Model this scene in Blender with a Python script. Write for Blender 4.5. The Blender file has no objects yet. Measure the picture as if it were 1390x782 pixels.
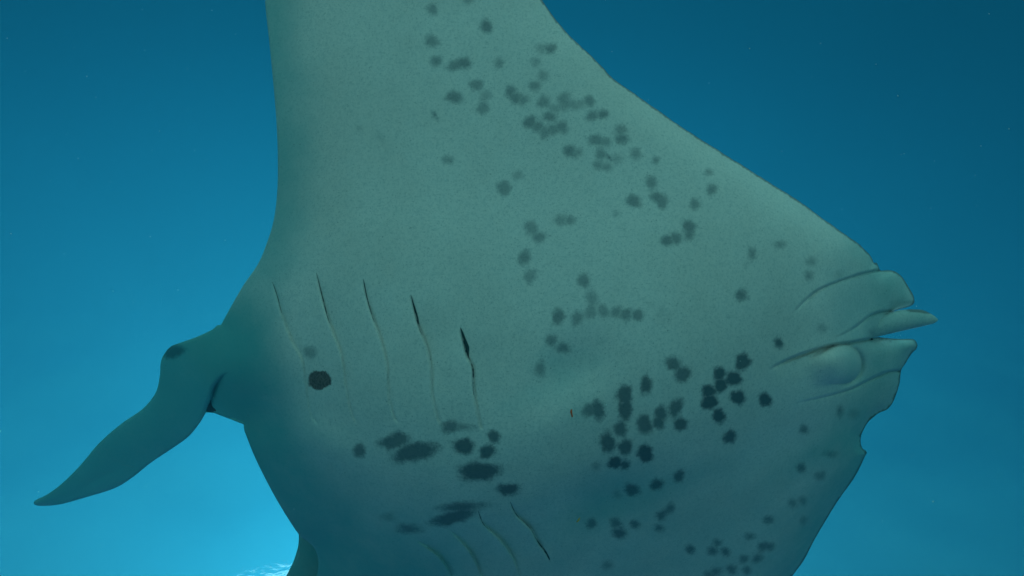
import bpy, math, random
import numpy as np
from mathutils import Vector, Matrix, geometry

# ------------------------------------------------------------------ camera
scene = bpy.context.scene
col = scene.collection
W, H = 1390.0, 782.0
HFOV = math.radians(65.0)
FOC = W / 2 / math.tan(HFOV / 2)          # focal length in picture units
U = 0.00175                                # metres per unit on the animal
DREF = FOC * U                             # distance from lens to the belly
CAM = Vector((0, 0, 3.5))                  # three and a half metres above the sand
ELEV, ROLL = math.radians(21.5), math.radians(-3)
F_ = Vector((0, math.cos(ELEV), math.sin(ELEV)))
U0 = Vector((0, math.sin(ELEV), -math.cos(ELEV)))   # the diver looks up and back: picture-down is skyward
R0 = F_.cross(U0)
U_ = U0 * math.cos(ROLL) + R0 * math.sin(ROLL)
R_ = F_.cross(U_)

cam_d = bpy.data.cameras.new('camera')
cam = bpy.data.objects.new('camera', cam_d)
col.objects.link(cam)
cam.matrix_world = Matrix(((R_.x, U_.x, -F_.x, CAM.x), (R_.y, U_.y, -F_.y, CAM.y),
                           (R_.z, U_.z, -F_.z, CAM.z), (0, 0, 0, 1)))
cam_d.angle = HFOV
cam_d.clip_start, cam_d.clip_end = 0.02, 2000
scene.camera = cam

# ------------------------------------------------------------------ sun and sky
sx, sy = 505.0, 885.0                      # the sun stands behind the far wing
SUN = (R_ * ((sx - W / 2) / FOC) - U_ * ((sy - H / 2) / FOC) + F_).normalized()
sun_d = bpy.data.lights.new('sun', 'SUN')
sun_d.energy, sun_d.angle, sun_d.color = 5.0, math.radians(0.6), (1.0, 0.96, 0.88)
sun = bpy.data.objects.new('sun', sun_d)
col.objects.link(sun)
sun.rotation_euler = SUN.to_track_quat('Z', 'Y').to_euler()
sun.location = (0, 0, 40)

world = bpy.data.worlds.new('World')
scene.world = world
world.use_nodes = True
wn = world.node_tree
bg = wn.nodes['Background']
sky = wn.nodes.new('ShaderNodeTexSky')
sky.sky_type = 'NISHITA'
sky.sun_disc = False
sky.dust_density = 1.5
sky.sun_elevation = math.asin(SUN.z)
sky.sun_rotation = math.atan2(SUN.x, SUN.y)
wn.links.new(sky.outputs[0], bg.inputs[0])
bg.inputs[1].default_value = 0.05

vs = scene.view_settings
vs.view_transform, vs.look, vs.gamma, vs.use_curve_mapping = 'Standard', 'None', 1.0, False
vs.exposure = 1.53
cy = scene.cycles
cy.use_denoising = True
cy.max_bounces, cy.diffuse_bounces, cy.glossy_bounces = 6, 3, 2
cy.volume_bounces, cy.transparent_max_bounces = 1, 8
cy.sample_clamp_indirect = 6.0

# ------------------------------------------------------------------ helpers
def new_mat(name):
    m = bpy.data.materials.new(name)
    m.use_nodes = True
    nt = m.node_tree
    nt.nodes.clear()
    out = nt.nodes.new('ShaderNodeOutputMaterial')
    return m, nt, out

def node(nt, typ, **kw):
    n = nt.nodes.new(typ)
    for k, v in kw.items():
        if k in n.bl_rna.properties:
            setattr(n, k, v)
        else:
            n.inputs[k].default_value = v
    return n

def math_n(nt, op, a, b=None, c=None, clamp=False):
    n = nt.nodes.new('ShaderNodeMath')
    n.operation, n.use_clamp = op, clamp
    for i, v in enumerate((a, b, c)):
        if v is None:
            continue
        if isinstance(v, (int, float)):
            n.inputs[i].default_value = v
        else:
            nt.links.new(v, n.inputs[i])
    return n.outputs[0]

def sstep(nt, v, lo, hi, a=0.0, b=1.0):
    n = nt.nodes.new('ShaderNodeMapRange')
    n.interpolation_type = 'SMOOTHSTEP'
    nt.links.new(v, n.inputs[0])
    for i, q in enumerate((lo, hi, a, b)):
        n.inputs[1 + i].default_value = q
    return n.outputs[0]

def mixc(nt, fac, a, b, blend='MIX'):
    n = nt.nodes.new('ShaderNodeMix')
    n.data_type, n.blend_type = 'RGBA', blend
    for i, v in ((0, fac), (6, a), (7, b)):
        if isinstance(v, (int, float)):
            n.inputs[i].default_value = v
        elif isinstance(v, tuple):
            n.inputs[i].default_value = (*v, 1)
        else:
            nt.links.new(v, n.inputs[i])
    return n.outputs[2]

def link_mesh(name, verts, faces, mats, parent=None, smooth=True, kind=None):
    me = bpy.data.meshes.new(name)
    me.from_pydata([tuple(v) for v in verts], [], [tuple(f) for f in faces])
    for m in mats:
        me.materials.append(m)
    if smooth:
        me.polygons.foreach_set('use_smooth', [True] * len(me.polygons))
    me.update()
    o = bpy.data.objects.new(name, me)
    col.objects.link(o)
    if parent is not None:
        o.parent = parent
    if kind:
        o['kind'] = kind
    return o

RA, UA, FA, CA = (np.array(v) for v in (R_, U_, F_, CAM))

def to_world(x, y, h):
    """Belly-plan units (x right, y down, h away from the diver) to metres in the place."""
    x, y, h = np.asarray(x, float), np.asarray(y, float), np.asarray(h, float)
    d = DREF + h * U
    return (CA + ((x - W / 2) / FOC * d)[:, None] * RA - ((y - H / 2) / FOC * d)[:, None] * UA + d[:, None] * FA)

# ------------------------------------------------------------------ the water, its surface and the sand
SURF = 17.0
m_water, nt, out = new_mat('sea_water')
SCATTER = [                                # per metre, and how far forward it throws the light
    ((0.0000, 0.0029, 0.0076), 0.40),      # the water itself, blue
    ((0.0000, 0.0038, 0.0033), 0.68),      # plankton, green
    ((0.0008, 0.0002, 0.0000), 0.93),      # coarse silt, a glow close to the sun
]
SIG_A = (0.089, 0.046, 0.038)
def dens_col(s):
    k = max(s)
    return k, tuple(c / k for c in s)
k = max(SIG_A) * 1.02
last = node(nt, 'ShaderNodeVolumeAbsorption', Color=(*(1 - s / k for s in SIG_A), 1), Density=k)
for sig, g in SCATTER:
    k, c = dens_col(sig)
    vsn = node(nt, 'ShaderNodeVolumeScatter', Color=(*c, 1), Density=k, Anisotropy=g)
    add = node(nt, 'ShaderNodeAddShader')
    nt.links.new(vsn.outputs[0], add.inputs[0])
    nt.links.new(last.outputs[0], add.inputs[1])
    last = add
nt.links.new(last.outputs[0], out.inputs['Volume'])
B = 220.0
zb, zt = -1.0, SURF + 0.6
bv = [(x, y, z) for z in (zb, zt) for x, y in ((-B, -B), (B, -B), (B, B), (-B, B))]
bf = [(3, 2, 1, 0), (4, 5, 6, 7), (0, 1, 5, 4), (1, 2, 6, 5), (2, 3, 7, 6), (3, 0, 4, 7)]
water = link_mesh('water', bv, bf, [m_water], smooth=False, kind='structure')
water['label'] = 'clear blue sea water all round the manta ray'

m_surf, nt, out = new_mat('water_surface')
tc = node(nt, 'ShaderNodeTexCoord')
n1 = node(nt, 'ShaderNodeTexNoise', Scale=0.9, Detail=5.0, Roughness=0.6)
nt.links.new(tc.outputs['Object'], n1.inputs['Vector'])
bmp = node(nt, 'ShaderNodeBump', Strength=0.6, Distance=0.02)
nt.links.new(n1.outputs[0], bmp.inputs['Height'])
fr = node(nt, 'ShaderNodeFresnel', IOR=1.33)
nt.links.new(bmp.outputs[0], fr.inputs['Normal'])
gl = node(nt, 'ShaderNodeBsdfGlossy', Roughness=0.05, Color=(0.95, 0.97, 1, 1))
nt.links.new(bmp.outputs[0], gl.inputs['Normal'])
tr = node(nt, 'ShaderNodeBsdfTransparent', Color=(0.97, 0.98, 1, 1))
mx = node(nt, 'ShaderNodeMixShader')
nt.links.new(fr.outputs[0], mx.inputs[0])
nt.links.new(tr.outputs[0], mx.inputs[1])
nt.links.new(gl.outputs[0], mx.inputs[2])
nt.links.new(mx.outputs[0], out.inputs['Surface'])
rng = np.random.default_rng(3)
gx = np.concatenate([np.linspace(-200, -30, 35)[:-1], np.linspace(-30, 30, 121), np.linspace(30, 200, 35)[1:]])
GX, GY = np.meshgrid(gx, gx)
GZ = np.full_like(GX, SURF)
for _ in range(14):
    a = rng.normal(0.6, 0.6)
    wl = rng.uniform(1.6, 9.0)
    GZ += 0.0025 * wl * np.sin(2 * np.pi / wl * (GX * math.cos(a) + GY * math.sin(a)) + rng.uniform(0, 6.3))
n = len(gx)
idx = np.arange(n * n).reshape(n, n)
ff = np.stack([idx[:-1, :-1], idx[:-1, 1:], idx[1:, 1:], idx[1:, :-1]], -1).reshape(-1, 4)
surf = link_mesh('water_surface', np.stack([GX, GY, GZ], -1).reshape(-1, 3), ff.tolist(), [m_surf], kind='structure')
surf['label'] = 'rippled sea surface glowing far above the manta ray'

m_sand, nt, out = new_mat('sand')
tc = node(nt, 'ShaderNodeTexCoord')
n1 = node(nt, 'ShaderNodeTexNoise', Scale=0.25, Detail=6.0)
nt.links.new(tc.outputs['Object'], n1.inputs['Vector'])
n2 = node(nt, 'ShaderNodeTexNoise', Scale=9.0, Detail=4.0)
nt.links.new(tc.outputs['Object'], n2.inputs['Vector'])
c1 = mixc(nt, sstep(nt, n1.outputs[0], 0.35, 0.65), (0.80, 0.64, 0.48), (0.88, 0.74, 0.59))
c2 = mixc(nt, sstep(nt, n2.outputs[0], 0.3, 0.7), c1, (0.74, 0.67, 0.55))
bs = node(nt, 'ShaderNodeBsdfPrincipled', Roughness=0.9)
nt.links.new(c2, bs.inputs['Base Color'])
nt.links.new(bs.outputs[0], out.inputs['Surface'])
gx = np.concatenate([np.linspace(-215, -20, 30)[:-1], np.linspace(-20, 20, 81), np.linspace(20, 215, 30)[1:]])
GX, GY = np.meshgrid(gx, gx)
GZ = 0.12 * np.sin(GX * 0.31 + 0.4 * np.sin(GY * 0.2)) + 0.03 * np.sin(GX * 3.1 + GY * 1.3 + 1.5 * np.sin(GY * 0.7))
n = len(gx)
idx = np.arange(n * n).reshape(n, n)
ff = np.stack([idx[:-1, :-1], idx[:-1, 1:], idx[1:, 1:], idx[1:, :-1]], -1).reshape(-1, 4)
link_mesh('sea_floor', np.stack([GX, GY, GZ], -1).reshape(-1, 3), ff.tolist(), [m_sand], kind='structure')

# ------------------------------------------------------------------ manta ray: plan shape
def resample(pts, step, jitter=0.0, seed=0, closed=False):
    p = np.array(pts, float)
    if closed:
        p = np.vstack([p, p[:1]])
    s = np.concatenate([[0], np.cumsum(np.hypot(*np.diff(p, axis=0).T))])
    m = max(2, int(round(s[-1] / step)) + 1)
    t = np.linspace(0, s[-1], m)
    q = np.stack([np.interp(t, s, p[:, 0]), np.interp(t, s, p[:, 1])], -1)
    return q[:-1] if closed else q

def smooth_line(pts, step):
    """Catmull-Rom through the points, resampled."""
    p = np.array(pts, float)
    e = np.vstack([2 * p[0] - p[1], p, 2 * p[-1] - p[-2]])
    out_ = []
    for i in range(len(p) - 1):
        a, b, c_, d = e[i:i + 4]
        for t in np.linspace(0, 1, 12, endpoint=False):
            out_.append(0.5 * (2 * b + (c_ - a) * t + (2 * a - 5 * b + 4 * c_ - d) * t * t + (3 * b - a - 3 * c_ + d) * t ** 3))
    out_.append(p[-1])
    return resample(out_, step)

# outline runs: each smooth inside, sharp where they meet
RUNS = [
    # trailing edge of the near wing, from its tip down to the hip
    [(410, -500), (372, -475), (352, -400), (345, -300), (349, -150), (359.7, 0), (365, 51), (370, 102), (374.5, 154), (377, 205), (376.6, 256),
     (372, 297), (363, 328), (350.5, 358), (330, 388), (312.7, 418), (300, 441)],
    # hip, upper side of the tail blade to its tip
    [(295, 441.4), (287, 448), (266.7, 457.5), (241, 466.5), (231, 471), (222, 482), (218, 493), (217, 509), (213, 529), (204, 544), (190, 558),
     (165, 575), (135, 601), (110, 630.5), (85, 655.5), (65, 670.6), (50, 678), (45.5, 682)],
    # underside of the tail blade back to the body
    [(46.5, 685), (55, 686.8), (80, 685), (115, 675.6), (155, 663), (180, 648), (205, 628), (235, 608), (255.5, 593), (270.5, 575), (279.6, 560)],
    [(290, 560.5), (300.6, 564.5), (311, 568.5), (330.7, 576)],
    # trailing edge of the far wing
    [(331.7, 585), (345.7, 620), (365.7, 660.5), (385.8, 695.6), (405.8, 725.6), (419, 736), (427, 745), (432, 761), (430, 783), (424, 830),
     (440, 920), (500, 1030), (570, 1090)],
    # far wing tip and its leading edge up to the notch
    [(640, 1110), (740, 1070), (860, 990), (970, 900), (1075.5, 782), (1107, 730), (1136, 682), (1160, 648), (1176.7, 615)],
    [(1175.5, 612), (1171, 609.5)],
    [(1169.5, 606.5), (1168.3, 600), (1169.5, 590), (1178, 573.6), (1192, 561), (1204.6, 555), (1213, 543), (1221, 520), (1223, 504)],
    # lower head lobe
    [(1224, 501), (1230, 491.5), (1239, 478), (1242.5, 475), (1245.5, 469), (1243, 463), (1238, 460.3), (1222, 460.2), (1206, 459.3), (1192, 457.5)],
    [(1186, 459)],
    # the deep gap, then the furled lobe
    [(1186, 457), (1198, 453.5), (1205, 442)],
    [(1211, 424)],
    # upper head lobe
    [(1216, 421), (1231, 417), (1240.5, 412.5), (1240.8, 404), (1236, 394), (1229, 382), (1222, 373), (1214, 368.2), (1204, 367), (1196, 367.5)],
    # leading edge of the near wing
    [(1194.5, 366.5), (1192, 360.5), (1189.5, 356.5), (1186, 357), (1184.5, 352), (1181.5, 347.5)],
    [(1180.5, 345), (1165.4, 331), (1141.7, 314.6), (1108.6, 291), (1075.6, 267), (1037.6, 243.7), (1004, 222), (966.6, 199), (929, 175), (872, 135),
     (832, 106.5), (810, 83), (768, 42.6), (735.5, 0), (690, -75), (630, -180), (550, -330), (480, -440), (435, -492)],
]
ring = []
for i, r in enumerate(RUNS):
    if len(r) == 1:
        ring.append(np.array(r, float)); continue
    q = smooth_line(r, 3.0)
    ring.append(q)
ring = np.vstack(ring)
# slightly frayed leading edges
t1, nrm = np.roll(ring, -1, 0) - np.roll(ring, 1, 0), None
nrm = np.stack([t1[:, 1], -t1[:, 0]], -1) / np.maximum(1e-6, np.hypot(*t1.T))[:, None]
s = np.arange(len(ring))
rg = np.random.default_rng(5)
fray = np.convolve(rg.normal(0, 1, len(ring)), np.ones(3) / 3, 'same') * 0.32 + np.convolve(rg.normal(0, 1, len(ring)), np.ones(11) / 11, 'same') * 0.5
lead = np.clip((ring[:, 0] - 720) / 60, 0, 1) * np.where((ring[:, 1] > 420) & (ring[:, 1] < 462), 0.0, 1.0) * np.where(ring[:, 1] > 600, 0.5, 1.0)
ring += nrm * (fray * lead)[:, None]

def seg_dist(P, line, closed=False):
    """distance, signed side and arc parameter of points to a polyline"""
    a = line if closed else line[:-1]
    b = np.roll(line, -1, 0) if closed else line[1:]
    best = np.full(len(P), 1e9); side = np.zeros(len(P)); par = np.zeros(len(P))
    L = np.hypot(*(b - a).T); cum = np.concatenate([[0], np.cumsum(L)])
    for i in range(len(a)):
        d = b[i] - a[i]
        l2 = max(1e-9, d @ d)
        q = P - a[i]
        t = np.clip((q @ d) / l2, 0, 1)
        e = q - t[:, None] * d
        ds = np.hypot(e[:, 0], e[:, 1])
        m = ds < best
        best[m] = ds[m]
        side[m] = (d[0] * q[m, 1] - d[1] * q[m, 0]) / math.sqrt(l2)
        par[m] = (cum[i] + t[m] * L[i]) / cum[-1]
    return best, side, par

def inside(P, poly):
    r = np.zeros(len(P), bool)
    x, y = P[:, 0], P[:, 1]
    j = len(poly) - 1
    for i in range(len(poly)):
        xi, yi = poly[i]; xj, yj = poly[j]
        if yi != yj:
            r ^= ((yi > y) != (yj > y)) & (x < (xj - xi) * (y - yi) / (yj - yi) + xi)
        j = i
    return r

def soft_dist(P, line, d):
    """distance to a closed outline without the crease along its middle line"""
    ds = np.hypot(*(np.roll(line, -1, 0) - line).T)
    mid = (np.roll(line, -1, 0) + line) / 2
    out_ = np.empty(len(P))
    for i in range(0, len(P), 4000):
        q = P[i:i + 4000]
        r2 = (q[:, 0:1] - mid[None, :, 0]) ** 2 + (q[:, 1:2] - mid[None, :, 1]) ** 2
        out_[i:i + 4000] = ((2 / math.pi) * (ds[None] / np.maximum(r2, 4.0) ** 2).sum(1)) ** (-1 / 3)
    w = ss(d, 6, 14)
    return d * (1 - w) + out_ * w

def ss(x, a, b):
    t = np.clip((x - a) / (b - a), 0, 1)
    return t * t * (3 - 2 * t)

# ------------------------------------------------------------------ relief on the belly
GILLS_NEAR = [
    [(370, 383), (376.5, 402.6), (384, 429.5), (396, 462), (410.5, 490), (416, 526), (423, 562), (434, 578)],
    [(429.5, 370), (437, 401), (444, 428), (453.5, 454.6), (464, 483), (470, 526), (478.6, 562), (486.5, 576)],
    [(493, 378.7), (498, 404), (505.5, 429.5), (516, 458), (525, 494), (527, 533), (534, 562), (542, 575.6)],
    [(557.7, 400), (562.7, 422), (569, 445.6), (579, 469), (585, 501), (586, 533), (593, 562), (599, 577)],
    [(625, 444.5), (629, 463.5), (633.6, 483), (641, 499), (643, 533), (650.5, 569), (655, 583.5)],
]
GILLS_FAR = [
    [(692.5, 681), (701, 698.6), (719, 716), (729, 734), (740, 750), (747.5, 763)],
    [(649, 693), (656, 711), (674, 728), (690, 747), (701, 768), (708, 792)],
    [(606, 716), (625, 734), (641, 754), (653, 780), (660, 800)],
    [(560, 730), (578, 742), (596, 756), (610, 776), (620, 800)],
]
# line, groove width, groove depth, step (>0: right-hand side of the line falls away), relax distance, fade in, fade out
FEATS = []
for i, g in enumerate(GILLS_NEAR):
    FEATS.append((g, 1.8, (3.0, 3.6, 3.6, 4.2, 5.0)[i], -(5.0, 6.0, 6.5, 7.5, 8.5)[i], 58, 0.08, 0.05, 0.42))
for i, g in enumerate(GILLS_FAR):
    FEATS.append((g, 1.8, (3.5, 2.2, 1.8, 1.4)[i], -(9.0, 11.0, 11.0, 9.0)[i], 40, 0.10, 0.10, 0.0))
FEATS += [
    # wing against the upper head lobe
    ([(1200, 366), (1180, 369.5), (1160, 375), (1134, 384), (1108, 396), (1085, 416), (1070, 432)], 1.7, 7.0, -6.0, 34, 0.0, 0.45, 0.0),
    # upper lobe folding over the furled one
    ([(1232, 417), (1213, 421.5), (1194, 424), (1180, 429), (1164, 442), (1147, 452), (1128, 460)], 1.8, 5.0, -9.0, 26, 0.0, 0.5, 0.0),
    # the mouth corner: deep gap between the lobes
    ([(1206, 453.5), (1168, 463), (1123, 470.5), (1082, 484), (1058, 494), (1041, 504)], 1.8, 12.0, -14.0, 36, 0.0, 0.28, 0.0),
    # lower lobe over the far wing
    ([(1226, 503), (1208.6, 504), (1188, 512), (1155, 528), (1125, 537), (1095, 544), (1070, 548)], 1.8, 6.0, -10.0, 34, 0.0, 0.5, 0.0),
    # rim of the swelling at the mouth corner
    ([(1142 + 26.5 * math.cos(math.radians(q)), 494 + 27 * math.sin(math.radians(q))) for q in range(-70, 121, 19)], 4.5, 9.0, -9.0, 24, 0.25, 0.35, 0.0),
    # tail root fold
    ([(279, 562), (285.6, 541), (291, 525), (300, 512), (312, 503)], 3.0, 6.0, 12.0, 30, 0.0, 0.5, 0.0),
]
FEATS = [(smooth_line(f[0], 3.0),) + f[1:] for f in FEATS]
MID = smooth_line([(40, 700), (190, 625), (320, 590), (450, 605), (640, 630), (800, 610), (960, 545), (1100, 488), (1290, 440)], 6.0)

def relief(P):
    h = np.zeros(len(P))
    for line, gw, gd, st, rx, f0, f1, bias in FEATS:
        lo, hi = line.min(0) - 90, line.max(0) + 90
        m = np.all((P > lo) & (P < hi), 1)
        if not m.any():
            continue
        d, side, par = seg_dist(P[m], line)
        fade = np.ones_like(par)
        if f0 > 0: fade *= ss(par, 0, f0)
        if f1 > 0: fade *= ss(1 - par, 0, f1)
        end = np.where((par <= 0) | (par >= 1), np.exp(-(np.maximum(0, d - np.abs(side)) / 5) ** 2), 1)
        fade *= end
        if bias:
            fade *= 1 - bias * ss(par, 0.18, 0.6) * ss(1.02 - par, 0.02, 0.2)
        s_ = side * np.sign(st)
        drop = abs(st) * ss(s_, -1.2, 1.6) * np.exp(-np.maximum(s_, 0) / rx * 2.2)
        lip = -0.35 * abs(st) * np.where(s_ < 0, np.exp(s_ / rx * 2.5), 0)
        soft = ss(par, 0, 0.42) * ss(1 - par, 0, 0.42) if f0 > 0 else 1.0
        h[m] += fade * (gd * np.exp(-(d / gw) ** 2) + (drop * (s_ > -1.3) + lip) * soft)
    return h

def blob(P, cx, cy, rx, ry, ang=0.0, p=2.0):
    a = math.radians(ang)
    x, y = P[:, 0] - cx, P[:, 1] - cy
    u = (x * math.cos(a) + y * math.sin(a)) / rx
    v = (-x * math.sin(a) + y * math.cos(a)) / ry
    return np.exp(-(u * u + v * v) ** (p / 2))

def belly_shape(P, d):
    """mid-surface depth and half thickness"""
    d = soft_dist(P, ring, d)
    dm, side, par = seg_dist(P, MID)
    v = np.sign(side) * dm                        # + on the far-wing side (picture-down)
    down = np.maximum(0, v)
    up = np.maximum(0, -v)
    M = 0.0032 * down ** 2 / (1 + down / 400) + 0.00014 * up ** 2
    M += 0.0016 * np.maximum(0, 420 - P[:, 0]) ** 2 * np.exp(-up / 160) / (1 + np.maximum(0, 420 - P[:, 0]) / 300)
    M += 0.0012 * np.maximum(0, P[:, 1] - 300) ** 2 / (1 + np.maximum(0, P[:, 1] - 300) / 700)
    M += 0.00055 * np.maximum(0, 620 - P[:, 0]) ** 2 * ss(P[:, 1], -100, 350) / (1 + np.maximum(0, 620 - P[:, 0]) / 500)
    M += 0.0014 * np.maximum(0, P[:, 0] - 800) ** 2 / (1 + np.maximum(0, P[:, 0] - 800) / 500)
    T = 20 + 26 * np.exp(-(up / 420) ** 2) + 66 * np.exp(-(dm / 210) ** 2) * ss(P[:, 0], 300, 560) * (1 - 0.6 * ss(P[:, 0], 950, 1180))
    rim = 1 - np.exp(-d / (16 + 60 * ss(P[:, 0], 900, 500) * ss(P[:, 0], 200, 340)))
    tail = ss(P[:, 0], 330, 240)
    T = T * (1 - tail) + 9 * tail
    T = T * (1 - 0.72 * ss(P[:, 0], 1110, 1195))
    rim = rim + (1 - np.exp(-d / 7.0) - rim) * ss(P[:, 0], 1110, 1180)
    Tb = 0.8 + T * rim
    h = M - Tb
    # broad forms: throat ridge, hollows beside it, belly folds, the swelling at the corner of the mouth
    h += 11 * blob(P, 775, 500, 55, 38, -35) + 13 * blob(P, 815, 680, 90, 36, -20)
    h -= 4 * blob(P, 730, 585, 90, 34, -28)
    h += 8 * blob(P, 1110, 585, 95, 30, -28) + 5 * blob(P, 350, 560, 60, 26, 25)
    h -= 8 * blob(P, 440, 600, 55, 26, 30)
    a0, a1_ = np.array([1088.0, 508.0]), np.array([1142.0, 494.0])
    q = P - a0
    t_ = np.clip(q @ (a1_ - a0) / ((a1_ - a0) @ (a1_ - a0)), 0, 1)
    dd = np.hypot(*(q - t_[:, None] * (a1_ - a0)).T)
    rad_, amp_ = 16 + 11 * t_, 4 * ss(t_, 0, 0.4) + 31 * ss(t_, 0.2, 1.0)
    h -= amp_ * np.sqrt(np.clip(1 - (dd / rad_) ** 2, 0, 1))
    # fine wrinkles along the wing roots
    h += 0.08 * np.sin((P[:, 1] * 0.9 + P[:, 0] * 0.12) * 0.55 + 2 * np.sin(P[:, 0] * 0.02)) * blob(P, 480, 320, 150, 60)
    h += 0.4 * np.sin((P[:, 0] * 0.5 + P[:, 1] * 0.87) * 0.75) * blob(P, 1120, 325, 90, 45, 35)
    return h, M, Tb

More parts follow.
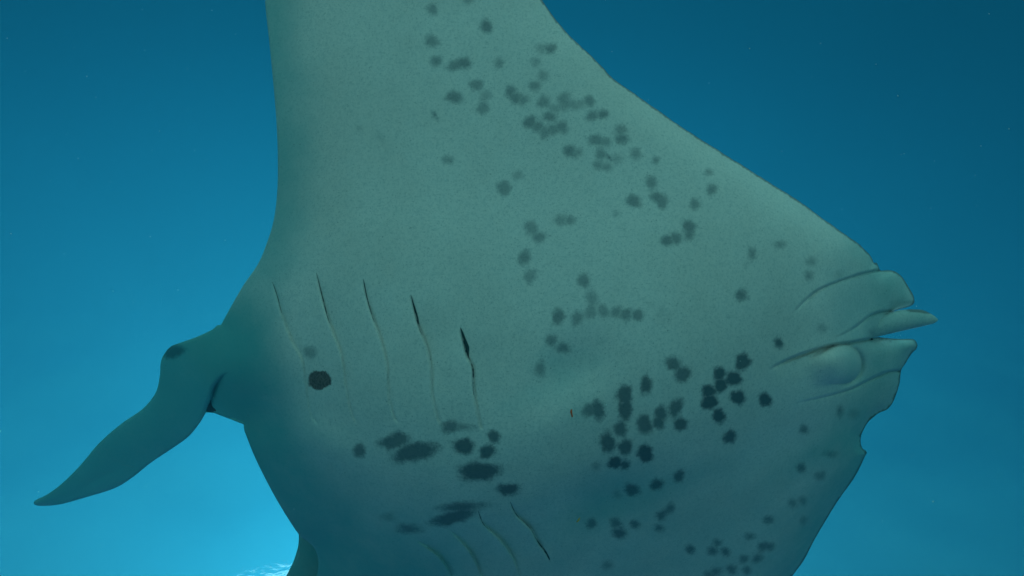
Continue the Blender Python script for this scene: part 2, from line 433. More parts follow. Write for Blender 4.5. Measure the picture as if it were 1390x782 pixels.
SPOTS = [  # x, y, rx, ry, angle, darkness
    (586.6, 13, 7, 8, 0, .7), (635, 0, 6, 5, 0, .7), (660, 36, 8.5, 9.5, 0, .85), (586, 56, 9.5, 8, 0, .7), (592, 83, 8, 7, 0, .75), (617.6, 89, 10, 8, 0, .75),
    (630, 86, 10, 8, -10, .85), (677, 86, 6, 7, 0, .7), (735, 66, 7.5, 7, 0, .5), (747, 66, 8.5, 7.5, 0, .8), (727, 84.5, 6.5, 7, 0, .5), (737, 103, 7.5, 6.5, 0, .55),
    (726, 117, 8, 8, 0, .65), (647, 115.6, 10, 8, 30, .7), (659, 130, 8, 8, 0, .5), (655.6, 146.6, 9.5, 8.5, 0, .65), (616.6, 132, 11, 8.5, 0, .8),
    (693, 124, 8, 8, 0, .75), (699.4, 133, 9, 9, 0, .75), (710, 135.6, 8.5, 7, 0, .65), (738, 138.7, 9, 8.5, 0, .65), (765, 134, 8.5, 9, 0, .65), (767, 141, 9, 9, 0, .6),
    (777, 142, 8, 7, 0, .6), (787, 141.5, 7.5, 7, 0, .5), (800.5, 137, 7.5, 7.5, 0, .75), (753, 148, 7.5, 7, 0, .5), (746, 158.7, 8.5, 7.5, 0, .75),
    (804, 157, 9, 7.5, 0, .75), (818.5, 155, 7, 7, 0, .85), (719, 166, 9.5, 9, 0, .8), (730, 171.5, 8.5, 8.5, 0, .7), (740, 179, 8.5, 8.5, 0, .65),
    (750.5, 176, 8.5, 8.5, 0, .65), (762.5, 173, 8.5, 10, 0, .7), (774, 205, 10, 8, 0, .8), (783, 207, 8.5, 7, 0, .6), (808.5, 190, 10, 8.5, 0, .75), (821, 193, 8, 7.5, 0, .65),
    (843, 177, 8.5, 7.5, 0, .65), (844, 189, 9, 7.5, 0, .8), (816, 210, 8.5, 7.5, 0, .7), (837, 215.6, 8.5, 6, 0, .5), (812, 224, 8, 6.5, 0, .65), (823, 227, 7.5, 6.5, 0, .65),
    (863, 209, 7.5, 7.5, 0, .65), (890.5, 218, 5, 4.5, 0, .75), (884, 248, 8.5, 9, 0, .7), (608, 217, 7, 6, 0, .65), (702, 238, 7, 6.5, 0, .5), (684, 255, 10.5, 10, 0, .7),
    (590, 156, 2.8, 5, -35, 1.0), (827, 214.5, 3.4, 2.4, 20, 1.2),
    (860, 273, 10, 9, 0, .8), (892, 268, 9.5, 8, 0, .75), (899, 275, 8.5, 9, 0, .75), (962, 234, 5.5, 5, 0, .7), (966, 257.7, 7, 8.5, 20, .75), (943, 277, 7.5, 7.5, 0, .7),
    (836, 290, 4.5, 4.5, 0, .4), (761, 299, 9, 7.5, 0, .6), (773.7, 299.4, 7, 6.5, 0, .7), (721, 310, 9, 11, 0, .65), (731.6, 322, 9, 8, 0, .7), (935, 307.6, 9, 10, 0, .8),
    (935, 319, 7.5, 7, 0, .75), (905.4, 327, 8, 8, 0, .85), (917.7, 323, 8, 8.5, 0, .8), (712, 350, 9.5, 9.5, 0, .75), (719, 375.5, 9, 8.5, 0, .6), (1020.7, 345, 5.5, 8.5, 0, .75),
    (1012, 360, 2.5, 2.5, 0, .4), (792, 381, 8.5, 10.5, 0, .75), (803, 405, 8, 11, 0, .55), (802, 423, 9.5, 9, 0, .55), (818.7, 422, 8, 9, 0, .6), (836.7, 424, 8, 8.5, 0, .65),
    (850, 427.5, 9, 8.5, 0, .7), (865.7, 428, 8.5, 8, 0, .75), (758, 430, 9, 11.5, 0, .8), (783.5, 432, 8.5, 9.5, 0, .65), (748.8, 462, 7, 8, 30, .7), (763.5, 472, 9, 7.5, 20, .7),
    (1006.5, 401, 8, 9, 0, .85), (1059, 332, 7.5, 5, -15, .65), (1101, 355, 7, 6.5, 0, .55), (1098, 374, 6, 7, 0, .65), (1139, 372, 5.5, 4.5, 0, .3), (1116.6, 445.6, 7.5, 6, 0, .45),
    (1057, 466, 6.5, 8.5, -20, 1.0), (1140, 558.6, 4.5, 6.5, 0, .75), (1159.6, 562, 7, 5.5, 0, .4), (1091, 583, 6, 6.5, 0, .75), (1128, 616.7, 7.5, 4, 0, .6),
    (733, 501, 7.5, 10, 0, .6), (914, 494, 12, 9, 35, .85), (927, 508, 11, 11, 0, .85), (909, 491, 7, 7, 0, .8), (877, 523, 8, 14, 0, .9), (847.7, 536, 12, 13, 0, .9),
    (848.6, 557, 10.5, 14, 0, .9), (812, 557, 9, 16, 0, .85), (800, 557, 11, 9, 0, .75), (1008, 491.6, 11.5, 11.5, 0, 1.0), (976.6, 507, 9.5, 9, 0, 1.0),
    (996, 514, 11, 11, -40, 1.0), (978.4, 523, 10, 9.5, 0, 1.0), (962, 531, 10, 9.5, 0, 1.0), (963, 546, 11.5, 11, 0, 1.0), (1001.5, 539.6, 11, 10, -10, 1.0),
    (1038.7, 542.7, 9.5, 10, 0, 1.0), (976, 564.5, 9, 11.5, 0, 1.0), (990.6, 593, 10, 9, -25, .95), (917, 553.6, 9.5, 13, 25, .85), (897, 561.5, 9.5, 10.5, 0, .85),
    (894, 574, 8.5, 9.5, 0, .85), (875, 576, 11, 13.5, 0, .85), (842, 582, 9, 12, 0, .85), (923.7, 575.5, 9.5, 9.5, 0, .9), (825, 601, 10, 16, -8, .9), (848.6, 607, 10.5, 11, 0, .9),
    (876, 615.7, 12, 12, 0, 1.0), (835, 628, 10, 9.5, 0, 1.0), (848.6, 631, 7, 7, 0, .95), (809, 633, 6.5, 6.5, 0, .45), (921.6, 646.7, 9, 7.5, -45, .85), (891, 657.6, 10, 7.5, 0, .9),
    (858, 665, 10.5, 9, 0, .85), (837.7, 671, 6, 6, 0, .4), (910, 690, 7.5, 6, -40, .75), (903, 695, 6, 5, 0, .7), (897.5, 700, 8, 6, -25, .8), (894.5, 716.6, 6.5, 5.5, 0, .75),
    (802.7, 711, 7, 7, 0, .75), (836, 710, 8.5, 7, 0, .75), (841, 724, 10, 7.5, -10, .85), (861.7, 712, 7, 6, 0, .8), (824.5, 767, 7, 6, 0, .6), (937, 746, 6.5, 6.5, 0, .85),
    (974, 737, 6, 5, -15, .75), (967.4, 748, 8, 6, -15, .8), (985, 749, 7, 6, 0, .8), (1017.7, 728, 6, 5, 0, .7), (1035.6, 742, 7.5, 7, 0, .75), (1044, 742, 7, 6.5, 0, .75),
    (1010, 759, 6.5, 6, 0, .7), (1028, 758, 7.5, 6, -20, .75), (993, 773, 7.5, 6.5, 0, .75), (1014, 774, 6, 6, 0, .7), (972, 776, 8, 5, -10, .75), (962, 780, 7, 5, 0, .7),
    (1043, 705.7, 7, 6, 0, .75), (1076, 683.4, 6, 5.5, 0, .6), (1090, 680, 5.5, 5.5, 0, .6), (1091, 706.6, 4.5, 5.5, 0, .55), (1087.6, 635.5, 6.5, 6.5, 0, .75), (1113, 646, 7, 6, 0, .6),
    (421, 478, 10, 8, 0, .55), (488, 612, 9.5, 9, 0, .8), (535, 600, 22, 9.5, -6, .85), (541, 594, 12, 9, 20, .85), (563, 613, 33, 13, -16, .9), (611, 579, 13, 8.5, 0, .75), (625, 580, 15, 5, 0, .65),
    (630, 606, 16, 11, 12, .95), (661, 613.5, 12, 9.5, 0, .95), (670.5, 593, 9, 9, 0, .9), (650, 640, 30, 13, -6, .95), (690, 664.5, 15, 8.5, 5, .95), (625, 688, 32, 6.5, -3, .85),
    (614, 703, 30, 9, -14, .9), (554, 718, 16, 6.5, 5, .7), (527, 702, 10, 5, 5, .45), (235, 477, 16, 9, -8, .85),
    (516, 188, 7, 3, 45, .3), (512, 184, 4, 2, 0, .3), (487, 175, 3.5, 3.5, 0, .35), (886, 414, 7, 3, 30, .22), (897, 424, 4, 8, 15, .25), (908, 428, 4, 5, 0, .22), (897, 436, 8, 4, 0, .15),
    (1113, 560, 30, 10, -30, .0),
    # the same pattern goes on past the picture
    (560, -40, 10, 9, 0, .7), (610, -60, 9, 9, 0, .7), (520, -130, 10, 10, 0, .7), (480, -230, 9, 9, 0, .7), (900, 830, 10, 9, 0, .8), (760, 860, 12, 10, 0, .8), (640, 880, 12, 10, 0, .8),
]
SCAR = (433.5, 516, 15.5, 13.5, -15)

def pigment(P):
    s = np.zeros(len(P)); dk = np.full(len(P), 0.7)
    for n_, (x, y, rx, ry, a, k) in enumerate(SPOTS):
        rs_ = random.Random(n_ * 7 + 1)
        f_ = [rs_.uniform(0, 6.3) for _ in range(4)]
        if k <= 0: continue
        k *= 0.86 + 0.14 * min(1, max(0, (y - 400) / 120))
        R = max(rx, ry) * 2.2
        m = (abs(P[:, 0] - x) < R) & (abs(P[:, 1] - y) < R)
        if not m.any(): continue
        q = P[m]; an = math.radians(a)
        dx, dy = q[:, 0] - x, q[:, 1] - y
        rho = np.hypot((dx * math.cos(an) + dy * math.sin(an)) / rx, (-dx * math.sin(an) + dy * math.cos(an)) / ry)
        th = np.arctan2(dy, dx)
        rho = rho / (1 + 0.08 * np.sin(2 * th + f_[0]) + 0.05 * np.sin(3 * th + f_[1]) + 0.05 * np.sin(5 * th + f_[2]) + 0.04 * np.sin(7 * th + f_[3]))
        val = np.clip(0.62 + (1 - rho) * min(min(rx, ry), 11) / 8.0, 0, 1.5)
        cur = s[m]
        up = val > cur
        d_ = dk[m]
        wgt = np.where(up, 1.0, 0.0)
        d_ = np.where(up, k, d_)
        s[m] = np.maximum(cur, val); dk[m] = d_
    return s, dk

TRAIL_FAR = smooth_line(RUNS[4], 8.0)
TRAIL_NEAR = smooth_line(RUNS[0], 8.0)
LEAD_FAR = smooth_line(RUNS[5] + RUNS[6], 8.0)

def margin_shade(P):
    """slate-grey skin of the tail and along the wing margins, plus painted shade and distance tint"""
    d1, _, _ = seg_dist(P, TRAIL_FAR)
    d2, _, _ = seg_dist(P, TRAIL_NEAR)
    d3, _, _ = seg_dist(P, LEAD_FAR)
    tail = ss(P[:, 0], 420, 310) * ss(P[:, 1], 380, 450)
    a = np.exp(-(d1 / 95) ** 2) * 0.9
    a = np.maximum(a, 0.8 * ss(P[:, 1], 640, 800) * ss(P[:, 0], 720, 540))  # bluer, darker tint of the far wing's distance, painted into the skin
    b = 0.66 * np.exp(-(d2 / 56) ** 2)  # slate edge, deepened with painted shade where the wing curves away
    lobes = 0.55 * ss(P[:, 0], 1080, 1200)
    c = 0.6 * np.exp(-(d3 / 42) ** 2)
    smudge_shade = np.minimum(0.5, 0.42 * blob(P, 765, 500, 52, 40, -25) + 0.48 * blob(P, 825, 668, 85, 38, -22) + 0.25 * blob(P, 1110, 600, 90, 30, -30)
                        + 0.25 * blob(P, 700, 545, 50, 20, -20) + 0.3 * blob(P, 790, 560, 30, 25) + 0.3 * blob(P, 930, 650, 130, 22, -24) + 0.25 * blob(P, 1090, 625, 70, 18, -35))  # grey skin smudges, with the shade of the hollows painted in
    low_shade = 0.34 * ss(P[:, 1], 560, 740)  # shade of the lower belly, painted as a tint growing downward
    return 1 - (1 - low_shade) * (1 - tail) * (1 - a) * (1 - b) * (1 - c) * (1 - smudge_shade) * (1 - lobes)

# ------------------------------------------------------------------ manta ray: the body mesh
def hexgrid(x0, x1, y0, y1, st):
    ys = np.arange(y0, y1, st * 0.866)
    pts = []
    for i, y in enumerate(ys):
        xs = np.arange(x0 + (st / 2 if i % 2 else 0), x1, st)
        pts.append(np.stack([xs, np.full_like(xs, y)], -1))
    return np.vstack(pts)

coarse = hexgrid(30, 1260, -520, 1120, 14)
coarse = coarse[(coarse[:, 1] < -20) | (coarse[:, 1] > 800)]
fine = hexgrid(30, 1260, -20, 800, 3.7)
dense = []
for f in FEATS:
    ln = f[0]
    t = np.gradient(ln, axis=0)
    nn = np.stack([-t[:, 1], t[:, 0]], -1) / np.maximum(1e-6, np.hypot(*t.T))[:, None]
    for o in (-9, -6.5, -4.6, -3.2, -2.0, -1.0, 0, 1.0, 2.0, 3.2, 4.6, 6.5, 9):
        dense.append(ln + nn * o)
dense = np.vstack(dense)
ang = np.linspace(0, 2 * np.pi, 72, endpoint=False)
dome_pts = np.vstack([np.stack([1141 + 26.5 * r * np.cos(ang), 493 + 27 * r * np.sin(ang)], -1) for r in (0.8, 0.88, 0.94, 0.98, 1.0, 1.03, 1.08)])
scar_pts = np.vstack([np.stack([433.5 + 15.5 * r * np.cos(ang), 516 + 13.5 * r * np.sin(ang)], -1) for r in (0.7, 0.8, 0.9, 1.0, 1.1, 1.2)])
dense = np.vstack([dense, dome_pts, scar_pts])
# thin out by hashing, finest first
def thin(P, cell, taken=None):
    key = np.floor(P / cell).astype(int)
    _, i = np.unique(key, axis=0, return_index=True)
    return P[np.sort(i)]
dense = thin(dense, 0.9)
occ = set(map(tuple, np.floor(dense / 2.8).astype(int)))
fine = fine[[tuple(k) not in occ for k in np.floor(fine / 2.8).astype(int)]]
P = np.vstack([coarse, fine, dense])
P = P[inside(P, ring)]
dr, _, _ = seg_dist(P, ring[::2], True)
P = P[dr > 2.2]
rim_in = []
allv = [Vector(p) for p in np.vstack([ring, P])]
nr = len(ring)
vout, eout, fout, *_ = geometry.delaunay_2d_cdt(allv, [], [list(range(nr))], 1, 1e-6, False)
V = np.array([tuple(v) for v in vout])
faces = [tuple(f) for f in fout]
cen = np.array([V[list(f)].mean(0) for f in faces])
ok_ = inside(cen, ring)
faces = [f for f, q in zip(faces, ok_) if q]
print('manta plan', len(V), len(faces))
dr, _, _ = seg_dist(V, ring, True)
h, M, Tb = belly_shape(V, dr)
h = h + relief(V) * ss(dr, 0.2, 3.0)
# frills: gentle waviness of the thin wing edges
belly = to_world(V[:, 0], V[:, 1], h)
Td = 0.8 + (Tb - 0.8) * 0.8
dors = to_world(V[:, 0], V[:, 1], M + Td)
nv = len(V)
tri = np.array(faces)
# picture-plane orientation so that belly faces look at the diver
a, b, c_ = V[tri[:, 0]], V[tri[:, 1]], V[tri[:, 2]]
area = (b[:, 0] - a[:, 0]) * (c_[:, 1] - a[:, 1]) - (b[:, 1] - a[:, 1]) * (c_[:, 0] - a[:, 0])
tri[area > 0] = tri[area > 0][:, ::-1]
from collections import Counter
ec = Counter()
for t in tri:
    for i in range(3):
        ec[(t[i], t[(i + 1) % 3])] += 1
bnd = [e for e in ec if (e[1], e[0]) not in ec]
F = tri.tolist() + (tri[:, ::-1] + nv).tolist() + [(e[1], e[0], e[0] + nv, e[1] + nv) for e in bnd]

# ------------------------------------------------------------------ skin materials
def skin_material(name, belly_side=True):
    m, nt, out = new_mat(name)
    tc = node(nt, 'ShaderNodeTexCoord')
    co = tc.outputs['Object']
    def noise(sc, det=4.0, rough=0.55):
        q = node(nt, 'ShaderNodeTexNoise', Scale=sc, Detail=det, Roughness=rough)
        nt.links.new(co, q.inputs['Vector'])
        return q.outputs[0]
    bs = node(nt, 'ShaderNodeBsdfPrincipled', Roughness=0.55)
    bs.inputs['Specular IOR Level'].default_value = 0.25
    big, mid, tiny = noise(3.0, 5), noise(38, 5, 0.65), noise(420, 2, 0.6)
    if belly_side:
        at = node(nt, 'ShaderNodeAttribute', attribute_name='pigment')
        sep = node(nt, 'ShaderNodeSeparateColor')
        nt.links.new(at.outputs['Color'], sep.inputs[0])
        s_, dk, rim = sep.outputs[0], sep.outputs[1], sep.outputs[2]
        at2 = node(nt, 'ShaderNodeAttribute', attribute_name='scar')
        base = mixc(nt, sstep(nt, big, 0.3, 0.7), (0.79, 0.68, 0.62), (0.91, 0.79, 0.73))
        base = mixc(nt, sstep(nt, mid, 0.35, 0.75, 0.0, 0.14), base, (0.52, 0.54, 0.52))
        fn = noise(330, 3, 0.6)
        base = mixc(nt, sstep(nt, fn, 0.56, 0.74, 0.0, 0.65), base, (0.20, 0.22, 0.23))
        fm = noise(150, 4, 0.7)
        base = mixc(nt, sstep(nt, fm, 0.42, 0.72, 0.0, 0.34), base, (0.34, 0.38, 0.38))
        at3 = node(nt, 'ShaderNodeAttribute', attribute_name='margin_shade')
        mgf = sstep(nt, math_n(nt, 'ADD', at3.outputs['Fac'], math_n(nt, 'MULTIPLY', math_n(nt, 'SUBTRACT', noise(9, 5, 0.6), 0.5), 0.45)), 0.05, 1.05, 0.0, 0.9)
        base = mixc(nt, mgf, base, (0.05, 0.41, 0.43))  # slate skin together with the painted shade and distance tint
        # scattered pepper specks
        vo = node(nt, 'ShaderNodeTexVoronoi', Scale=62.0)
        nt.links.new(co, vo.inputs['Vector'])
        sp = sstep(nt, vo.outputs['Distance'], 0.05, 0.13, 1.0, 0.0)
        vc = node(nt, 'ShaderNodeSeparateColor')
        nt.links.new(vo.outputs['Color'], vc.inputs[0])
        sp = math_n(nt, 'MULTIPLY', sp, sstep(nt, vc.outputs[0], 0.72, 0.95, 0.0, 0.55))
        base = mixc(nt, sp, base, (0.12, 0.13, 0.14))
        # faint scuffs, long and thin
        mp = node(nt, 'ShaderNodeMapping')
        mp.inputs['Scale'].default_value = (22, 60, 240)
        mp.inputs['Rotation'].default_value = (0, math.radians(8), 0)
        nt.links.new(co, mp.inputs['Vector'])
        sc_ = node(nt, 'ShaderNodeTexNoise', Scale=1.0, Detail=3.0, Roughness=0.6)
        nt.links.new(mp.outputs[0], sc_.inputs['Vector'])
        scf = math_n(nt, 'MULTIPLY', sstep(nt, sc_.outputs[0], 0.60, 0.74, 0.0, 0.34), sstep(nt, noise(6, 3), 0.45, 0.62))
        base = mixc(nt, scf, base, (0.36, 0.38, 0.37))
        # dark blotches with frayed edges
        rag = math_n(nt, 'ADD', math_n(nt, 'MULTIPLY', math_n(nt, 'SUBTRACT', noise(80, 4, 0.65), 0.5), 0.98),
                     math_n(nt, 'MULTIPLY', math_n(nt, 'SUBTRACT', noise(300, 3, 0.6), 0.5), 0.5))
        wid = math_n(nt, 'MULTIPLY_ADD', dk, -0.66, 1.58)
        m1 = sstep(nt, math_n(nt, 'DIVIDE', math_n(nt, 'SUBTRACT', math_n(nt, 'ADD', s_, rag), 0.66), wid), -0.5, 0.5)
        m1 = math_n(nt, 'MULTIPLY', m1, math_n(nt, 'MULTIPLY', dk, 0.86))
        base = mixc(nt, math_n(nt, 'MINIMUM', m1, 0.95), base, (0.020, 0.080, 0.105))
        m2 = sstep(nt, math_n(nt, 'ADD', at2.outputs['Fac'], math_n(nt, 'MULTIPLY', rag, 0.42)), 0.40, 0.62, 0.0, 0.90)
        base = mixc(nt, m2, base, mixc(nt, sstep(nt, noise(230, 3, 0.6), 0.4, 0.62), (0.05, 0.035, 0.035), (0.17, 0.115, 0.105)))
        rr = sstep(nt, math_n(nt, 'ADD', rim, math_n(nt, 'MULTIPLY', rag, 0.35)), 0.35, 0.75, 0.0, 0.65)
        base = mixc(nt, rr, base, (0.03, 0.045, 0.05))
    else:
        base = mixc(nt, sstep(nt, mid, 0.3, 0.7), (0.018, 0.022, 0.026), (0.035, 0.040, 0.045))
    nt.links.new(base, bs.inputs['Base Color'])
    b1 = node(nt, 'ShaderNodeBump', Strength=0.35, Distance=0.0012)
    nt.links.new(math_n(nt, 'ADD', math_n(nt, 'MULTIPLY', mid, 1.2), math_n(nt, 'MULTIPLY', tiny, 0.5)), b1.inputs['Height'])
    nt.links.new(b1.outputs[0], bs.inputs['Normal'])
    nt.links.new(bs.outputs[0], out.inputs['Surface'])
    return m

m_belly = skin_material('belly_skin', True)
m_back = skin_material('back_skin', False)
m_gill, nt, out = new_mat('gill_lining')
bs = node(nt, 'ShaderNodeBsdfPrincipled', Roughness=0.7)
bs.inputs['Base Color'].default_value = (0.035, 0.07, 0.075, 1)
nt.links.new(bs.outputs[0], out.inputs['Surface'])

# ------------------------------------------------------------------ assemble the manta ray
hub = to_world([695], [560], [0])[0]
manta = bpy.data.objects.new('manta_ray', None)
col.objects.link(manta)
manta.location = hub
manta.empty_display_size = 0.2
manta['label'] = 'large manta ray seen from below, pale spotted belly with gill slits'
manta['category'] = 'manta ray'

def rel(v):
    return np.asarray(v) - hub

body = link_mesh('body', np.vstack([rel(belly), rel(dors)]), F, [m_belly, m_back], manta)
mi = np.zeros(len(F), int)
mi[len(tri):2 * len(tri)] = 1
mi[2 * len(tri):] = [1 if V[e[0], 0] > 715 else 0 for e in bnd]
body.data.polygons.foreach_set('material_index', mi)

def set_attr(o, P, d, nback, rimw):
    s_, dk = pigment(P)
    dx, dy = P[:, 0] - SCAR[0], P[:, 1] - SCAR[1]
    an = math.radians(SCAR[4])
    rho = np.hypot((dx * math.cos(an) + dy * math.sin(an)) / SCAR[2], (-dx * math.sin(an) + dy * math.cos(an)) / SCAR[3])
    th = np.arctan2(dy, dx)
    rho = rho / (1 + 0.05 * np.sin(2 * th + 1) + 0.04 * np.sin(3 * th + 2.2) + 0.03 * np.sin(5 * th))
    sc = np.clip(1.5 - rho, 0, 1)
    colr = np.zeros((len(P) + nback, 4)); colr[:, 3] = 1
    colr[:len(P), 0], colr[:len(P), 1] = s_, dk
    colr[:len(P), 2] = np.exp(-d / np.maximum(rimw, 1e-3)) * (rimw > 0)
    a1 = o.data.attributes.new('pigment', 'FLOAT_COLOR', 'POINT')
    a1.data.foreach_set('color', colr.ravel())
    mg = margin_shade(P)
    a3 = o.data.attributes.new('margin_shade', 'FLOAT', 'POINT')
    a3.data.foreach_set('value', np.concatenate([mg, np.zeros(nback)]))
    a2 = o.data.attributes.new('scar', 'FLOAT', 'POINT')
    a2.data.foreach_set('value', np.concatenate([sc, np.zeros(nback)]))

rimw = np.where(V[:, 0] > 715, 0.7, 0.0)
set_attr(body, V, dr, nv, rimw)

# furled head lobe: a tapering roll reaching past the mouth
def furled_lobe():
    ax = smooth_line([(1120, 466), (1160, 456), (1200, 445), (1232, 438), (1256, 434.5), (1273, 434)], 3.0)
    up_ = smooth_line([(1120, 458), (1160, 440), (1200, 421), (1232, 420.5), (1251, 420.5), (1272.5, 432)], 3.0)
    n_ = 40
    ax = resample(ax, 1e-9 + np.hypot(*np.diff(ax, axis=0).T).sum() / (n_ - 1))[:n_]
    tt = np.linspace(0, 1, len(ax))
    top = np.interp(ax[:, 0], [1120, 1160, 1200, 1220, 1236, 1250, 1258, 1265, 1270, 1273.5], [459, 444, 427, 421, 419.8, 420.2, 423, 427, 430, 434])
    bot = np.interp(ax[:, 0], [1120, 1160, 1206, 1230, 1250, 1265, 1270, 1273.5], [473, 465, 453.5, 448, 443.5, 439.8, 438, 434.6])
    cy_, rad = (top + bot) / 2, (bot - top) / 2
    vs_, fs_, px = [], [], []
    N = 28
    zc = np.interp(ax[:, 0], [1120, 1165, 1200, 1240, 1275], [22, 0, -9, -9, -7]) + lobe_base
    for i in range(len(ax)):
        for j in range(N):
            a_ = 2 * math.pi * j / N
            r = rad[i]
            yy = cy_[i] + r * math.cos(a_)
            hh = zc[i] - 0.8 * r * math.sin(a_)
            vs_.append((ax[i, 0] + 0.0, yy, hh)); px.append((ax[i, 0], yy))
    for i in range(len(ax) - 1):
        for j in range(N):
            fs_.append((i * N + j, i * N + (j + 1) % N, (i + 1) * N + (j + 1) % N, (i + 1) * N + j))
    vs_.append((ax[-1, 0] + 0.4, cy_[-1], zc[-1])); px.append((ax[-1, 0], cy_[-1]))
    for j in range(N):
        fs_.append(((len(ax) - 1) * N + j, (len(ax) - 1) * N + (j + 1) % N, len(ax) * N))
    vs_ = np.array(vs_)
    return to_world(vs_[:, 0], vs_[:, 1], vs_[:, 2]), fs_, np.array(px), vs_
q_ = np.array([[1200.0, 440.0]])
lobe_base = belly_shape(q_, np.array([16.0]))[1][0] - 2
wv, fs_, px, raw = furled_lobe()
lobe = link_mesh('cephalic_fin', rel(wv), fs_, [m_belly], manta)
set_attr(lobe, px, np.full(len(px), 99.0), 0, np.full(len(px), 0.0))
# the back skin shows along the rolled upper rim
dark = np.clip((raw[:, 2] + 4 + (raw[:, 1] - 424) * 1.2), -20, 20)
cc = np.zeros((len(px), 4)); cc[:, 3] = 1
cc[:, 2] = np.clip(1.35 - (raw[:, 1] - 419 - 0.12 * np.maximum(0, raw[:, 0] - 1245)) / 6.5, 0, 1) * ss(raw[:, 0], 1220, 1240)
lobe.data.attributes['pigment'].data.foreach_set('color', cc.ravel())

# far wing edge bending up behind the near part of the wing
def slab(name, outline, depth_fn, thick, mats, parent, step=4.0):
    rg_ = resample(outline, step, closed=True)
    g = hexgrid(rg_[:, 0].min(), rg_[:, 0].max(), rg_[:, 1].min(), rg_[:, 1].max(), step * 1.4)
    g = g[inside(g, rg_)]
    d_, _, _ = seg_dist(g, rg_, True)
    g = g[d_ > step * 0.6]
    vo_, _, fo_, *_ = geometry.delaunay_2d_cdt([Vector(p) for p in np.vstack([rg_, g])], [], [list(range(len(rg_)))], 1, 1e-6, False)
    Q = np.array([tuple(v) for v in vo_])
    d_, _, _ = seg_dist(Q, rg_, True)
    t_ = 1.0 + thick * (1 - np.exp(-d_ / 12))
    z = depth_fn(Q)
    b_ = to_world(Q[:, 0], Q[:, 1], z - t_)
    k_ = to_world(Q[:, 0], Q[:, 1], z + t_)
    T_ = np.array([tuple(f) for f in fo_])
    T_ = T_[inside(Q[T_].mean(1), rg_)]
    a, b, c_ = Q[T_[:, 0]], Q[T_[:, 1]], Q[T_[:, 2]]
    ar = (b[:, 0] - a[:, 0]) * (c_[:, 1] - a[:, 1]) - (b[:, 1] - a[:, 1]) * (c_[:, 0] - a[:, 0])
    T_[ar > 0] = T_[ar > 0][:, ::-1]
    es = set()
    for t in T_:
        for i in range(3):
            es.add((t[i], t[(i + 1) % 3]))
    bn = [e for e in es if (e[1], e[0]) not in es]
    m_ = len(Q)
    fc = T_.tolist() + (T_[:, ::-1] + m_).tolist() + [(e[1], e[0], e[0] + m_, e[1] + m_) for e in bn]
    o = link_mesh(name, np.vstack([rel(b_), rel(k_)]), fc, mats, parent)
    mi_ = np.zeros(len(fc), int); mi_[len(T_):2 * len(T_)] = min(1, len(mats) - 1)
    o.data.polygons.foreach_set('material_index', mi_)
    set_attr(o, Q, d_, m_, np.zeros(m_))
    o.data.attributes['margin_shade'].data.foreach_set('value', np.full(2 * m_, 0.85))
    return o

slab('pectoral_fin_edge', smooth_line([(404, 716), (405.5, 728), (404.5, 742), (398, 763), (387, 786), (372, 830), (365, 900), (385, 960), (440, 990), (520, 985),
     (500, 900), (470, 800), (445, 740), (420, 716), (406, 712)], 4.0)[:-1], lambda Q: 340 + 0.35 * np.maximum(0, Q[:, 1] - 700), 6, [m_belly, m_back], manta)

# gill openings: dark lined slits lying in the folds
def gill(line, upto, widths):
    ln = smooth_line(line, 1.5)
    ln = ln[:max(4, int(len(ln) * upto))]
    t = np.gradient(ln, axis=0)
    nn = np.stack([-t[:, 1], t[:, 0]], -1) / np.maximum(1e-6, np.hypot(*t.T))[:, None]
    s_ = np.linspace(0, upto, len(ln))
    w = np.interp(s_, *zip(*widths))
    m_, K = len(ln), 9
    w = w * 0.8
    rows = [ln + nn * (0.3 - (w[:, None] + 0.3) * k_ / (K - 1)) for k_ in range(K)]
    Q = np.vstack(rows)
    hq = surf_h(Q) - 0.5
    wv_ = to_world(Q[:, 0], Q[:, 1], hq)
    fs = [(r * m_ + i_, (r + 1) * m_ + i_, (r + 1) * m_ + i_ + 1, r * m_ + i_ + 1) for i_ in range(m_ - 1) for r in range(K - 1)]
    return link_mesh('gill_slit', rel(wv_), fs, [m_gill], manta)

def surf_h(Q):
    d_, _, _ = seg_dist(Q, ring, True)
    h_, _, _ = belly_shape(Q, d_)
    return h_ + relief(Q)

OPEN = [
    (.22, [(0, .05), (.05, .5), (.14, .6), (.22, .05)]),
    (.34, [(0, .05), (.06, .6), (.2, 1.2), (.28, .7), (.34, .05)]),
    (.30, [(0, .05), (.04, 1.0), (.12, .9), (.24, .5), (.30, .05)]),
    (.32, [(0, .05), (.05, 1.2), (.12, 2.8), (.19, 3.4), (.24, 1.8), (.28, .6), (.32, .05)]),
    (.66, [(0, .2), (.05, 2.8), (.12, 5.0), (.2, 8.0), (.24, 6.0), (.3, 2.2), (.36, 1.2), (.44, 2.2), (.5, 1.4), (.58, .5), (.66, .05)]),
]
for g, (up_to, w) in zip(GILLS_NEAR, OPEN):
    gill(g, up_to, w)
gill(GILLS_FAR[0], .98, [(0, .2), (.1, .5), (.5, .4), (.7, 1.2), (.85, 2.4), (.95, 1.8), (1, .1)])
gill(GILLS_FAR[1], .25, [(0, .1), (.1, .8), (.2, .3), (.25, .1)])

# ------------------------------------------------------------------ drifting bits
m_orange, nt, out = new_mat('orange_fleck')
bs = node(nt, 'ShaderNodeBsdfPrincipled', Roughness=0.6)
bs.inputs['Base Color'].default_value = (0.85, 0.12, 0.02, 1)
nt.links.new(bs.outputs[0], out.inputs['Surface'])
m_yellow, nt, out = new_mat('yellow_fleck')
bs = node(nt, 'ShaderNodeBsdfPrincipled', Roughness=0.6)
bs.inputs['Base Color'].default_value = (0.85, 0.42, 0.05, 1)
nt.links.new(bs.outputs[0], out.inputs['Surface'])

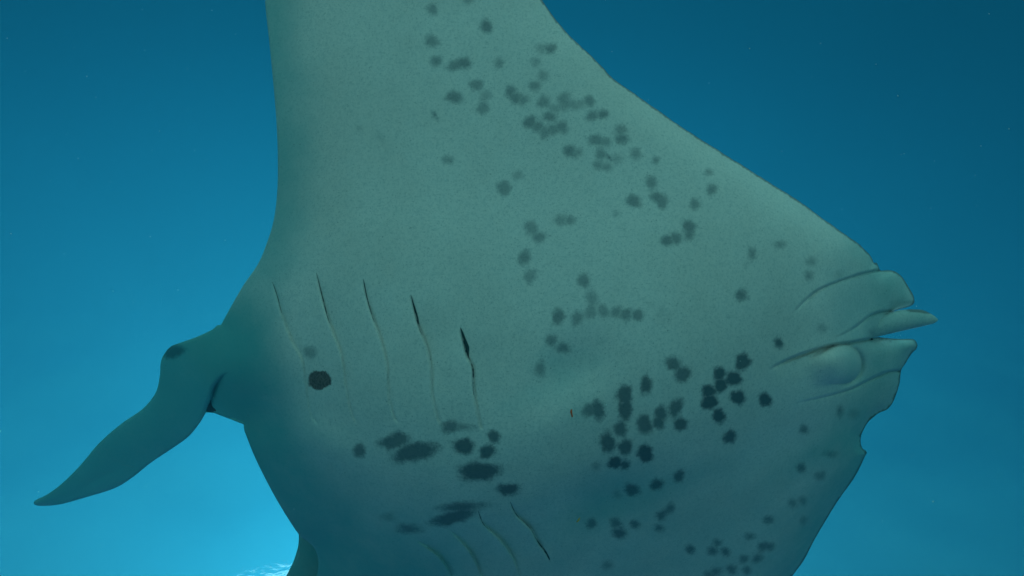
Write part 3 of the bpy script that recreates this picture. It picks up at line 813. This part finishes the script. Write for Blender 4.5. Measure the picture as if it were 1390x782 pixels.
def fleck(x, y, h_, length, width, ang, mat, label):
    """a tiny crooked rod of drifting matter"""
    n_, k_ = 7, 6
    vv, fs = [], []
    an = math.radians(ang)
    rg_ = random.Random(int(x))
    for i in range(n_):
        t = i / (n_ - 1)
        r = width * 0.5 * (0.35 + 0.65 * math.sin(math.pi * min(1, max(0.06, t * 0.9 + 0.05)))) * rg_.uniform(0.8, 1.15)
        cx = (t - 0.5) * length
        off = 0.18 * width * math.sin(t * 5.0)
        for j in range(k_):
            a_ = 2 * math.pi * j / k_
            u_, v_, w_ = cx, off + r * math.cos(a_), r * math.sin(a_)
            vv.append((x + u_ * math.cos(an) - v_ * math.sin(an), y + u_ * math.sin(an) + v_ * math.cos(an), h_ + w_))
    for i in range(n_ - 1):
        for j in range(k_):
            fs.append((i * k_ + j, i * k_ + (j + 1) % k_, (i + 1) * k_ + (j + 1) % k_, (i + 1) * k_ + j))
    fs.append(tuple(range(k_))[::-1]); fs.append(tuple(range((n_ - 1) * k_, n_ * k_)))
    vv = np.array(vv)
    wv_ = to_world(vv[:, 0], vv[:, 1], vv[:, 2])
    c0 = wv_.mean(0)
    o = link_mesh('debris_fleck', wv_ - c0, fs, [mat])
    o.location = c0
    o['label'], o['category'], o['group'] = label, 'debris', 'flecks drifting before the belly'

h0 = surf_h(np.array([[776.0, 561.0], [785.0, 706.0]]))
fleck(776, 561, h0[0] - 14, 11, 3.2, 88, m_orange, 'tiny orange-brown fleck drifting in front of the pale belly')
fleck(785, 706, h0[1] - 14, 8, 2.2, -50, m_yellow, 'tiny yellow fleck drifting beside the lower row of gill slits')

m_snow, nt, out = new_mat('marine_snow')
bs = node(nt, 'ShaderNodeBsdfPrincipled', Roughness=0.8)
bs.inputs['Base Color'].default_value = (0.75, 0.78, 0.74, 1)
nt.links.new(bs.outputs[0], out.inputs['Surface'])
rs = random.Random(11)
vv, fs = [], []
for _ in range(800):
    d_ = rs.uniform(0.7, 4.5)
    x, y = rs.uniform(-1.0, 1.0) * d_, rs.uniform(-0.8, 0.8) * d_
    c0 = CA + x * RA + y * UA + d_ * FA
    r = rs.uniform(0.0004, 0.0012) * (0.5 + 0.35 * d_)
    b0 = len(vv)
    q = [Vector((rs.gauss(0, 1), rs.gauss(0, 1), rs.gauss(0, 1))).normalized() * r * rs.uniform(0.7, 1.3) for _ in range(1)][0]
    e1 = q.orthogonal().normalized() * r * rs.uniform(0.5, 1.2)
    e2 = q.cross(e1).normalized() * r * rs.uniform(0.5, 1.2)
    for e in (q, e1, -q, -e1, e2, -e2):
        vv.append(tuple(c0 + np.array(e)))
    for a_, b_ in ((0, 1), (1, 2), (2, 3), (3, 0)):
        fs.append((b0 + a_, b0 + b_, b0 + 4)); fs.append((b0 + b_, b0 + a_, b0 + 5))
snow = link_mesh('marine_snow', vv, fs, [m_snow], kind='stuff')
snow['label'], snow['category'] = 'fine pale particles drifting in the sea water', 'particles'
